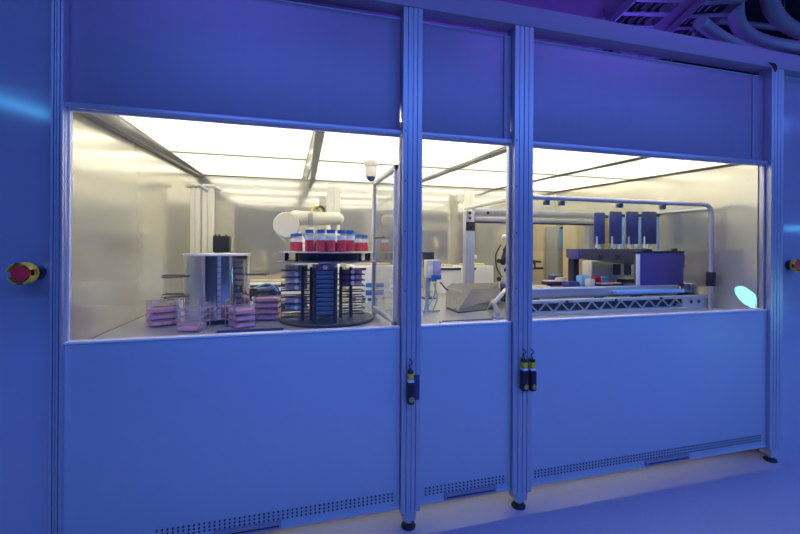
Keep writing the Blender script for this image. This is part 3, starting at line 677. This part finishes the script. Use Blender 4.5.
# steel chute
Yh = 2.50
def hp(px, py, Y): return at(px, py, Y)
t = thing('steel_chute', 'brushed steel wedge-shaped chute behind the middle window', 'chute', (X(465, 2.7), 2.7, TZ))
zt_, zl = Z(485, 288.5, 2.42), TZ + .008
A = Vector((X(470, 2.42), 2.42)); B = Vector((X(499.5, 2.42), 2.42)); Cc = Vector((X(459, 2.42), 2.42))
bk = 2.85
L0 = Vector((X(447, 2.62), 2.62))
m = MB()
x0 = X(463.5, 2.42); x1 = B.x + .015
m = MB()                                                # sloping front sheet
m.hull([(A.x, 2.40, zt_), (B.x, 2.40, zt_), (A.x, 2.408, zt_), (B.x, 2.408, zt_), (X(498, 2.42), 2.45, zt_ - .07), (X(498, 2.42), 2.458, zt_ - .07), (X(459, 2.52), 2.52, zl + .015), (X(459, 2.52), 2.528, zl + .015)])
m.build('front_sheet', 'hop', t)
m = MB(); m.hull([(X(463, 2.5), 2.5, Z(463, 292.5, 2.5)), (X(459, 2.52), 2.52, zl + .01), (X(447, 2.72), 2.72, Z(447, 287, 2.72)), (X(446, 2.72), 2.72, zl + .01),
                 (X(463, 2.5) + .006, 2.5, Z(463, 292.5, 2.5)), (X(459, 2.52) + .006, 2.52, zl + .01), (X(447, 2.72) + .006, 2.72, Z(447, 287, 2.72)), (X(446, 2.72) + .006, 2.72, zl + .01)]); m.build('side_sheet', 'hop', t)
m = MB(); m.hull([(A.x, 2.405, zt_), (A.x + .005, 2.405, zt_), (X(463, 2.5), 2.5, Z(463, 292.5, 2.5)), (X(463, 2.5) + .005, 2.5, Z(463, 292.5, 2.5)), (X(459, 2.52), 2.52, zl + .015), (X(459, 2.52) + .005, 2.52, zl + .015)]); m.build('corner_sheet', 'hop', t)
m = MB(); m.hull([(X(447, 2.72), 2.72, Z(447, 287, 2.72)), (X(453, 2.9), 2.9, zt_ + .0), (X(447, 2.72), 2.73, TZ), (X(453, 2.9), 2.91, TZ), (X(447, 2.72) + .006, 2.72, Z(447, 287, 2.72)), (X(453, 2.9) + .006, 2.9, zt_ + .0)]); m.box(X(453, 2.9), X(500, 2.9), 2.9, 2.906, TZ, Z(478, 283, 2.9)); m.build('back_sheet', 'hop', t)
m = MB(); m.hull([(B.x - .005, 2.405, zt_), (B.x, 2.405, zt_), (X(498, 2.42), 2.45, zt_ - .07), (X(500, 2.9), 2.9, zt_), (X(500, 2.9), 2.9, TZ), (X(500, 2.9) - .005, 2.9, zt_), (B.x, 2.6, TZ)]); m.build('right_sheet', 'hop', t)
m = MB(); m.hull([(X(459, 2.52), 2.52, zl), (X(447, 2.72), 2.72, zl), (X(453, 2.9), 2.9, zl), (X(500, 2.9), 2.9, zl), (B.x, 2.6, zl), (X(459, 2.52), 2.52, TZ), (X(447, 2.72), 2.72, TZ), (X(453, 2.9), 2.9, TZ), (X(500, 2.9), 2.9, TZ), (B.x, 2.6, TZ)]); m.build('floor_sheet', 'dark', t)
a = at(441, 321, 2.2); b = at(494, 319, 2.2)
t = thing('base_rail', 'low blue-grey rail on the bench in front of the steel chute', 'rail', ((a.x + b.x) / 2, 2.2, TZ))
MB().box(a.x, b.x, 2.17, 2.23, TZ, TZ + .012, .002).build('rail', 'alu', t); MB().box(a.x + .01, b.x - .01, 2.19, 2.21, TZ + .012, TZ + .017).build('cover_strip', 'navy', t)
# clamp bracket
t = thing('clamp_bracket', 'cream jointed clamp bracket right of the steel chute', 'bracket', (X(500, 2.3), 2.3, TZ))
m = MB(); m.caps(at(498, 313, 2.3), at(494, 303, 2.3), .012); m.caps(at(494, 303, 2.3), at(502, 294, 2.3), .014); m.caps(at(502, 294, 2.3), at(505, 290, 2.35), .012); m.build('arm', 'cream', t)
m = MB(); p = at(498, 316, 2.3); m.cyl((p.x, 2.3, TZ), (p.x, 2.3, p.z + .02), .014); m.box(p.x - .03, p.x + .03, 2.27, 2.33, TZ, TZ + .01, .002); m.build('foot', 'alu', t)
# small robot by post
Yr = 3.3
t = thing('lab_robot', 'small cream and black upright robot left of the right double post', 'robot', (X(505, Yr), Yr, TZ))
MB().box(X(500, Yr), X(512, Yr), Yr - .05, Yr + .05, TZ, TZ + .05, .006).build('base', 'cream', t)
m = MB(); m.caps(at(506, 285, Yr), at(504, 262, Yr), .035, .03); m.build('lower_arm', 'cream', t)
m = MB(); m.caps(at(503, 262, Yr - .04), at(507, 247, Yr - .04), .028, .022); m.build('upper_arm', 'black', t)
m = MB(); m.caps(at(507, 246, Yr), at(505, 238, Yr), .032, .035); m.build('head', 'cream', t)
m = MB(); [m.cyl(at(x, y, Yr - .06), at(x, y, Yr + .03), .02) for x, y in ((499, 261), (505, 250), (506, 270), (499, 279))]; m.build('joint', 'black', t)
m = MB(); m.tube([at(501, 245, Yr - .05), at(496, 255, Yr - .06), at(497, 268, Yr - .06), at(502, 277, Yr - .05)], .007); m.build('cable', 'rubber', t)
# ------------------------------------------------------------------ gantry frame and cover
GX0 = X(521, 2.3); GX1 = X(713, 2.3) - .02; GZ = CH + .325; YB = 3.15
t = thing('safety_cover_frame', 'large blue-grey tube frame with rounded corner round the liquid handler', 'frame', ((GX0 + GX1) / 2, 2.3, TZ))
m = MB(); r = .016
def rounded(p0, pc, p1, rad, k=8):
    p0, pc, p1 = Vector(p0), Vector(pc), Vector(p1); a = pc + (p0 - pc).normalized() * rad; b = pc + (p1 - pc).normalized() * rad
    return [a.lerp(pc, i / k).lerp(pc.lerp(b, i / k), i / k) for i in range(k + 1)]
def poly_tube(mb, pts, r):
    for a, b in zip(pts, pts[1:]): mb.cyl(a, b, r, n=14, cap=False); mb.sph(b, r, n=14)
pts = [Vector((GX0, 2.3, GZ))] + rounded((GX0, 2.3, GZ), (GX1, 2.3, GZ), (GX1, 2.3, TZ), .07) + [Vector((GX1, 2.3, TZ))]
poly_tube(m, pts, r); m.build('front_tube', 'alu', t)
m = MB(); poly_tube(m, [Vector((GX0, 2.3, GZ)), Vector((GX0, YB, GZ))] , r); m.sph((GX0, 2.3, GZ), r); m.build('side_tube', 'post_white', t)
m = MB(); poly_tube(m, [Vector((GX0, 2.3, GZ)), Vector((GX0, 2.3, TZ))], r * .8); m.build('front_leg', 'alu', t)
m = MB(); poly_tube(m, [Vector((GX1, 2.3, GZ - .03)), Vector((GX1, YB, GZ - .03)), Vector((GX1, YB, TZ))], r * .8); m.build('side_tube', 'alu', t)
MB().box(GX0 + .02, GX1 - .018, 2.298, 2.302, CH - .02, GZ - .018).build('acrylic_front', 'acrylic', t)
m = MB()
for px in (545, 560, 618, 661): m.box(X(px, 2.33) - .014, X(px, 2.33) + .014, 2.30, 2.335, GZ - .045, GZ - .015, .003)
build_each(m, 'hinge', 'navy', t)
m = MB(); m.box(GX1 - .018, GX1 + .018, 2.275, 2.325, Z(713, 286, 2.3), Z(713, 272, 2.3), .003); m.build('latch', 'black', t)
# gantry
t = thing('gantry', 'grey gantry leg and twin linear rails behind the right double post', 'gantry', (X(468, YB), YB, TZ))
a, b = X(464.5, YB), X(473, YB)
MB().box(a, b, YB - .03, YB + .04, TZ, GZ - .02, .004).build('leg', mat('lavender_grey', (.48, .48, .58), .4, .3), t)
b2 = X(592, YB)
MB().box(b, b2, YB - .03, YB + .03, Z(490, 215.5, YB), Z(490, 209, YB), .004).build('upper_rail', 'alu', t)
MB().box(b, b2, YB - .04, YB + .03, Z(490, 222, YB), Z(490, 217.5, YB), .003).build('lower_rail', 'alu', t)
MB().box(b, b2, YB - .035, YB + .02, Z(490, 223.2, YB), Z(490, 222, YB)).build('cover_strip', 'dark', t)
m = MB(); [m.cyl(at(px, py, YB - .05), at(px, py, YB - .03), .012) for px, py in ((488, 213), (470, 213), (470, 218))]; build_each(m, 'bolt', 'black', t)
m = MB(); m.box(a - .002, b + .002, YB - .034, YB - .03, Z(468, 231, YB), Z(468, 222, YB)); m.build('cable_plate', 'dark', t)
m = MB(); m.box(b2 - .06, b2, YB - .03, YB + .03, TZ, Z(490, 215.5, YB)); m.build('rear_leg', 'alu', t)
# ------------------------------------------------------------------ deck and truss
dx0 = GX0 + .03; dx1 = X(664, 2.45)
t = thing('instrument_deck', 'long dark deck table with blue front rail in right window', 'deck', ((dx0 + dx1) / 2, 2.8, TZ))
DZ = CH - .29
MB().box(1.66, dx1, 2.47, 3.09, DZ - .03, DZ, .002).build('deck_plate', 'navy', t)
MB().box(1.5, dx1 + .1, 2.42, 2.47, CH - .345, CH - .275, .004).build('front_rail', 'alu', t)
MB().box(1.5, X(606, 2.415), 2.415, 2.42, CH - .285, CH - .278).build('trim_strip', 'label', t)
for x in (1.72, dx1 - .1):
    for y in (2.6, 3.0): MB().box(x - .03, x + .03, y - .03, y + .03, TZ, DZ - .03).build('leg', 'dark', t)
MB().box(X(612, 2.42), dx1 + .1, 2.36, 2.42, CH - .325, CH - .302, .002).build('side_shelf', 'bluelt', t)
# truss
tx0, tx1 = GX0 + .03, X(708, 2.33); z0, z1 = TZ + .004, CH - .345; y0, y1 = 2.34, 2.352
t = thing('truss_rail', 'pale green-grey truss rail with triangular cut-outs along the sill', 'rail', ((tx0 + tx1) / 2, 2.33, TZ))
m = MB(); m.box(tx0, tx1, y0 - .012, y1 + .02, z1 - .020, z1, .002); m.build('top_flange', 'truss', t)
m = MB(); m.box(tx0, tx1, y0 - .02, y1 + .03, z0 - .004, z0 + .012, .002); m.build('bottom_flange', 'truss', t)
m = MB(); xe = X(684, 2.33); nn = 11; st = (xe - tx0) / nn
for i in range(nn):
    xa = tx0 + i * st; zlo, zhi = z0 + .012, z1 - .020; w = .010
    m.hull([(xa + s_, y, zlo) for s_ in (0, w) for y in (y0, y1)] + [(xa + st / 2 + s_, y, zhi) for s_ in (-w / 2, w / 2) for y in (y0, y1)])
    m.hull([(xa + st + s_, y, zlo) for s_ in (0, w) for y in (y0, y1)] + [(xa + st / 2 + s_, y, zhi) for s_ in (-w / 2, w / 2) for y in (y0, y1)])
m.build('web', 'truss', t)
MB().box(xe, tx1, y0, y1, z0 + .012, z1 - .02).build('end_plate', 'truss', t)
m = MB(); [m.cyl((X(px, 2.34), y0 - .002, (z0 + z1) / 2), (X(px, 2.34), y0 + .003, (z0 + z1) / 2), .013) for px in (691.5, 699)]; build_each(m, 'hole', 'black', t)
m = MB(); [m.box(X(px, 2.33) - .01, X(px, 2.33) + .01, y0 - .018, y0 - .011, z1 - .018, z1 - .004, .001) for px in (567, 616, 661)]; build_each(m, 'sensor', 'dark', t)
MB().box(tx0, xe, 2.39, 2.41, TZ, CH - .35).build('backing_sheet', 'dark', t)
# ------------------------------------------------------------------ pipetting arm
Yp = 2.78
t = thing('pipetting_robot', 'dark speckled arm carrying upright pipetting heads', 'pipetting arm', (X(610, Yp), Yp, TZ))
a = at(576, 248, Yp); b = at(641, 252, Yp)
m = MB(); m.hull([(a.x, y, z) for y in (Yp - .06, Yp + .12) for z in (Z(576, 249, Yp), Z(576, 258, Yp))] + [(b.x, y, z) for y in (Yp - .06, Yp + .12) for z in (Z(641, 249, Yp), Z(641, 265, Yp))]); m.build('arm_beam', 'carbon', t)
m = MB(); m.box(a.x - .03, a.x + .0, Yp - .065, Yp + .05, Z(576, 259, Yp), Z(576, 249, Yp), .003); m.build('end_cap', 'violetbox', t)
m = MB(); [m.box(X(p_, Yp) - .02, X(p_, Yp) + .02, Yp - .066, Yp - .058, Z(p_, 259, Yp), Z(p_, 255, Yp)) for p_ in (595, 612)]; build_each(m, 'sensor', 'black', t)
for px0, px1 in ((591, 600.5), (606, 617), (622.5, 633.5), (638, 651.5)):
    xa, xb = X(px0, Yp), X(px1, Yp); pc = (px0 + px1) / 2; zt, zb = Z(pc, 212 if px0 > 600 else 213, Yp), Z(pc, 244, Yp)
    h = MB().box(xa, xb, Yp - .05, Yp - .03, zb, zt, .003).build('pipetting_head', 'head', t)
    m = MB(); m.box(xa + .005, xa + .017, Yp - .055, Yp - .045, zb - .03, zb + .06); m.cyl(((xa + xb) / 2, Yp - .03, zb - .05), ((xa + xb) / 2, Yp - .03, zb + .002), .008); m.cyl(((xa + xb) / 2 + .02, Yp - .02, zb - .04), ((xa + xb) / 2 + .02, Yp - .02, zb + .002), .006); m.build('nozzle', 'label', h)
    m = MB(); m.box(xb + .022, xb + .034, Yp - .04, Yp - .02, zb - .04, zt - .02); m.build('guide_rod', 'gold' if px0 < 600 else 'bluelt', h)
    m = MB(); m.box(xb - .002, xb + .036, Yp - .045, Yp - .02, zt - .04, zt - .02); m.build('clip', 'dark', h)
sup = MB(); sup.box(a.x + .02, a.x + .07, Yp + .05, Yp + .12, DZ, Z(576, 255, Yp)); sup.build('support', 'dark', t)
# bright control box under the arm
Yq = 2.93
t = thing('reader_unit', 'white reader unit with dark square ports under the pipetting arm', 'reader', (X(615, Yq), Yq, DZ))
MB().box(X(592, Yq), X(640, Yq), Yq, Yq + .12, DZ, Z(615, 261, Yq), .005).build('case', 'white', t)
m = MB(); [m.box(X(p0_, Yq), X(p1_, Yq), Yq - .004, Yq + .0, Z(p0_, 275, Yq), Z(p0_, 264, Yq)) for p0_, p1_ in ((613, 620.5), (624, 631))]; build_each(m, 'port', 'navy', t)
# violet-black box
Yv = 2.46
a, b = X(640.5, Yv), X(684, Yv); zt, zb = Z(660, 253, Yv), CH - .275
xb_ = b
t = thing('plate_stacker', 'large flat blue-black box standing on the deck rail', 'box', ((a + b) / 2, Yv, zb))
MB().box(a, b, Yv, Yv + .06, zb, zt, .005).build('housing', 'violetbox', t)
MB().box(X(637.5, Yv), a - .001, Yv, Yv + .015, zb, zt - .01, .002).build('side_plate', 'label', t)
m = MB(); m.box(a - .01, b + .002, Yv - .004, Yv + .07, zt, zt + .014, .003); m.box(X(648, Yv), X(655, Yv), Yv + .02, Yv + .07, zt + .014, zt + .03, .004); m.cyl((b - .05, Yv + .04, zt + .014), (b - .05, Yv + .04, zt + .035), .02); m.build('lid', 'black', t)
m = MB(); [m.cyl((b, Yv + .03, z_), (b + .03, Yv + .03, z_), .016, n=12) for z_ in (zt - .03, zt - .06, zt - .10)]; m.box(b, b + .02, Yv + .01, Yv + .08, zt - .11, zt - .01, .003); build_each(m, 'knob', 'violetbox', t)
# steel canister at right
Yk = 2.46; cx = X(697, Yk)
t = thing('steel_canister', 'short polished steel canister right of the blue-black box', 'canister', (cx, Yk, TZ))
MB().lathe([(0, 0), (.075, 0), (.075, .10), (0, .10)], (cx, Yk + .08, TZ)).build('pedestal', 'dark', t)
MB().lathe([(0, .10), (.078, .10), (.078, .165), (.072, .17), (0, .17)], (cx, Yk + .08, TZ)).build('body', 'chrome', t)
# ------------------------------------------------------------------ labware on deck
def labware(px, Y, w, d, h, mt, label, top=None, name='microplate', cat='microplate', well=True):
    x = X(px, Y); t = thing(name, label, cat, (x, Y, DZ))
    MB().box(x - w, x + w, Y - d, Y + d, DZ, DZ + h, .003).build('body', mt, t)
    m = MB()
    if well:
        for i in range(4):
            for j in range(3): m.cyl((x - w * .7 + w * 1.4 * i / 3, Y - d * .6 + d * 1.2 * j / 2, DZ + h), (x - w * .7 + w * 1.4 * i / 3, Y - d * .6 + d * 1.2 * j / 2, DZ + h + .006), w * .16, n=8)
    else: m.box(x - w * .9, x + w * .9, Y - d * .9, Y + d * .9, DZ + h, DZ + h + .008, .002)
    m.build('wells' if well else 'lid', top or mt, t); return t
labware(540, 2.60, .06, .04, .012, 'label', 'cream low plate at the left end of the deck', 'yellow')
labware(552, 2.75, .065, .045, .03, 'black', 'black rack with pink lids near left end of deck', 'pinkliq', 'tube_rack', 'rack', False)
labware(556, 3.1, .05, .04, .05, 'navy', 'navy rack with pale blue tops at back of deck', 'bluelt', 'tube_rack', 'rack')
labware(563, 2.95, .05, .04, .035, 'label', 'cream lidded plate behind the pink-lidded rack', 'yellow', 'reservoir', 'reservoir', False)
labware(571, 2.62, .05, .04, .03, 'violetbox', 'violet block in the middle front of the deck', 'navy', 'reservoir', 'reservoir', False)
labware(583, 2.68, .035, .035, .075, 'bluelt', 'tall pale blue tip box in the middle of the deck', 'bluelt', 'tip_box', 'box')
labware(590, 2.60, .022, .03, .05, 'cream', 'small cream tub beside the tall pale blue tip box', 'cream', 'tub', 'tub', False)
labware(596, 2.85, .028, .028, .05, 'redplastic', 'small bright red tub on the deck', 'redplastic', 'tub', 'tub', False)
labware(603, 2.85, .03, .03, .045, 'bluelt', 'small pale blue tub right of the red tub', 'label', 'tub', 'tub', False)
labware(604, 2.60, .05, .045, .018, 'black', 'black rack of pink tubes, left one of two', 'pinkliq', 'tube_rack', 'rack')
labware(614, 2.62, .05, .045, .018, 'black', 'black rack of pink tubes, right one of two', 'pinkliq', 'tube_rack', 'rack')
labware(627, 2.85, .06, .05, .03, 'dark', 'dark plate with white lid in front of the reader unit', 'label', 'microplate', 'microplate', False)
# ------------------------------------------------------------------ back wall furniture in right window
def cab(px0, px1, pyt, Y, mt, label, name='tall_cabinet', extra=None):
    a, b = X(px0, Y), X(px1, Y); zt = Z((px0 + px1) / 2, pyt, Y)
    t = thing(name, label, 'cabinet', ((a + b) / 2, Y, TZ)); MB().box(a, b, Y, min(BY - .003, Y + .21), TZ, zt, .006).build('carcass', mt, t)
    MB().box(a + .01, b - .01, Y - .006, Y, TZ + .02, zt - .01, .002).build('door', mt, t); return t
cab(543.5, 556.5, 222, 3.98, 'beige', 'tall beige cabinet at the back behind right window')
t = cab(557.5, 575.5, 226, 3.7, 'table', 'grey cabinet with pale blue window at the back')
MB().box(X(559, 3.69), X(575, 3.69), 3.688, 3.694, Z(567, 248, 3.69), Z(567, 229, 3.69)).build('window_pane', 'bluelt', t)
MB().box(X(562, 3.66), X(580, 3.66), 3.66, 3.70, Z(570, 229, 3.66), Z(570, 227, 3.66)).build('handle', 'black', t)
cab(576.5, 590, 224, 3.4, 'beige', 'beige narrow cabinet right of the pale blue window')
t = thing('wall_bracket', 'small black coiled bracket on the back wall near right post', 'bracket', at(537, 262, 3.9))
m = MB(); p = at(535, 262, 3.9); m.cyl((p.x, 3.9, p.z), (p.x, BY, p.z), .02); m.cyl((p.x - .02, 3.9, p.z - .07), (p.x + .1, 3.9, p.z - .07), .012); m.cyl((p.x - .02, 3.9, p.z + .01), (p.x + .07, 3.9, p.z), .012); m.cyl((p.x, 3.9, p.z), (p.x, 3.9, p.z - .07), .01); m.build('arm', 'black', t)
# ------------------------------------------------------------------ room lighting (blue lamps of the dark lab)
def lamp(x, y, z, sx_, sy_, col, power, label, mt, rot=(0, 0, 0)):
    t = thing('ceiling_lamp', label, 'lamp', (x, y, z))
    MB().box(x - sx_ / 2 - .02, x + sx_ / 2 + .02, y - sy_ / 2 - .02, y + sy_ / 2 + .02, z + .012, z + .07, .005).build('housing', 'white', t)
    MB().box(x - sx_ / 2, x + sx_ / 2, y - sy_ / 2, y + sy_ / 2, z + .004, z + .012).build('diffuser', mt, t)
    l = bpy.data.lights.new('lamp_light', 'AREA'); l.shape = 'RECTANGLE'; l.size = sx_; l.size_y = sy_; l.energy = power; l.color = col
    o = bpy.data.objects.new('lamp_light', l); COL.objects.link(o); o.location = (x, y, z); o.rotation_euler = rot
BL = (.105, .27, 1.0); VI = (.17, .07, 1.0)
lamp(-.6, -2.9, 4.0, 4.0, 1.0, BL, 190, 'wide blue ceiling lamp on the left behind the viewer', 'blue_lamp')
lamp(3.7, -3.0, 4.0, 4.0, 1.0, BL, 165, 'wide blue ceiling lamp in the middle behind the viewer', 'blue_lamp')
lamp(8.2, -2.9, 4.0, 4.0, 1.0, BL, 190, 'wide blue ceiling lamp on the right behind the viewer', 'blue_lamp')
lamp(2.9, .8, 4.0, 2.4, .4, (.32, .10, 1.0), 15, 'added violet ceiling lamp above the right part of the aisle', 'blue_lamp')  # added lamp, gives header, upper panels and floor a violet wash
lamp(-.6, .7, 4.0, 2.0, .4, (.28, .10, 1.0), 8, 'added violet ceiling lamp above the left part of the aisle', 'blue_lamp')  # weaker added lamp, same violet wash on the left side
# added violet strip lights, unseen on the enclosure roof, to brighten the services above
for x, lab in ((1.2, 'added violet strip light on the enclosure roof, left one'), (3.0, 'added violet strip light on the enclosure roof, right one')):
    t = thing('added_strip_light', lab, 'light', (x, 3.2, HB + .0))
    MB().box(x - .5, x + .5, 3.15, 3.25, CZ + .145, CZ + .18, .004).build('housing', 'alu', t)
    MB().box(x - .48, x + .48, 3.17, 3.23, CZ + .18, CZ + .187).build('diffuser', 'blue_lamp', t)
    l = bpy.data.lights.new('added_strip_lamp', 'AREA'); l.shape = 'RECTANGLE'; l.size = .95; l.size_y = .06; l.energy = 8; l.color = VI
    o = bpy.data.objects.new('added_strip_lamp', l); COL.objects.link(o); o.location = (x, 3.2, CZ + .195); o.rotation_euler = (math.pi, 0, 0)
# cyan tube and oval lamp that mirror in steel and glass
def mirror(px, py, z=None, k=None):            # where a lamp must hang to be mirrored in the front plane at this point
    p = at(px, py, WY); k = (z - CH) / (p.z - CH) if z else k
    return Vector((p.x * k, 2 * WY - WY * k, CH + (p.z - CH) * k))
a = mirror(-60, 82, z=3.3); b = mirror(49, 115, z=2.9)
t = thing('tube_lamp', 'cyan tube lamp hung high at the far left behind the viewer', 'lamp', (a + b) / 2)
MB().cyl(a, b, .03).build('tube', 'tube_lamp', t)
for f in (.2, .8):
    p = a.lerp(b, f); w_ = MB(); w_.cyl(p, (p.x, p.y, 4.1), .006, n=8); w_.build('suspension_wire', 'alu', t)
a = mirror(784, 228.8, k=2.2); b = mirror(822, 227.5, k=2.2)
t = thing('tube_lamp', 'cyan tube lamp on a stand at the far right beside the viewer', 'lamp', ((a.x + b.x) / 2, a.y, 0))
MB().cyl(a, b, .018).build('tube', 'tube_lamp', t)
MB().cyl(((a.x + b.x) / 2, a.y, 0), ((a.x + b.x) / 2, a.y, a.z - .02), .015).build('pole', 'alu', t)
t = thing('oval_lamp', 'oval cyan floor lamp far right behind the viewer', 'lamp', (5.8, 0, .6))
op = at(747, 297, WY); q = Vector((op.x * 2, 0, CH + (op.z - CH) * 2))
m = MB(); m.sph((0, 0, 0), .25, (1, .12, .40), 28); bmesh.ops.transform(m.bm, matrix=Matrix.Translation(q) @ Matrix.Rotation(math.radians(30), 4, 'Y'), verts=m.bm.verts); m.build('shade', 'oval_lamp', t)
MB().cyl((q.x, q.y, 0), (q.x, q.y, q.z - .12), .02).build('pole', 'alu', t)
# world
w = bpy.data.worlds.new('world'); sc.world = w; w.use_nodes = True
w.node_tree.nodes['Background'].inputs[0].default_value = (.02, .04, .3, 1); w.node_tree.nodes['Background'].inputs[1].default_value = .3
sc.view_settings.view_transform = 'Standard'; sc.view_settings.look = 'None'; sc.view_settings.gamma = 1; sc.view_settings.use_curve_mapping = False
sc.view_settings.exposure = 0.0
sc.cycles.max_bounces = 10; sc.cycles.transparent_max_bounces = 24; sc.cycles.use_denoising = True
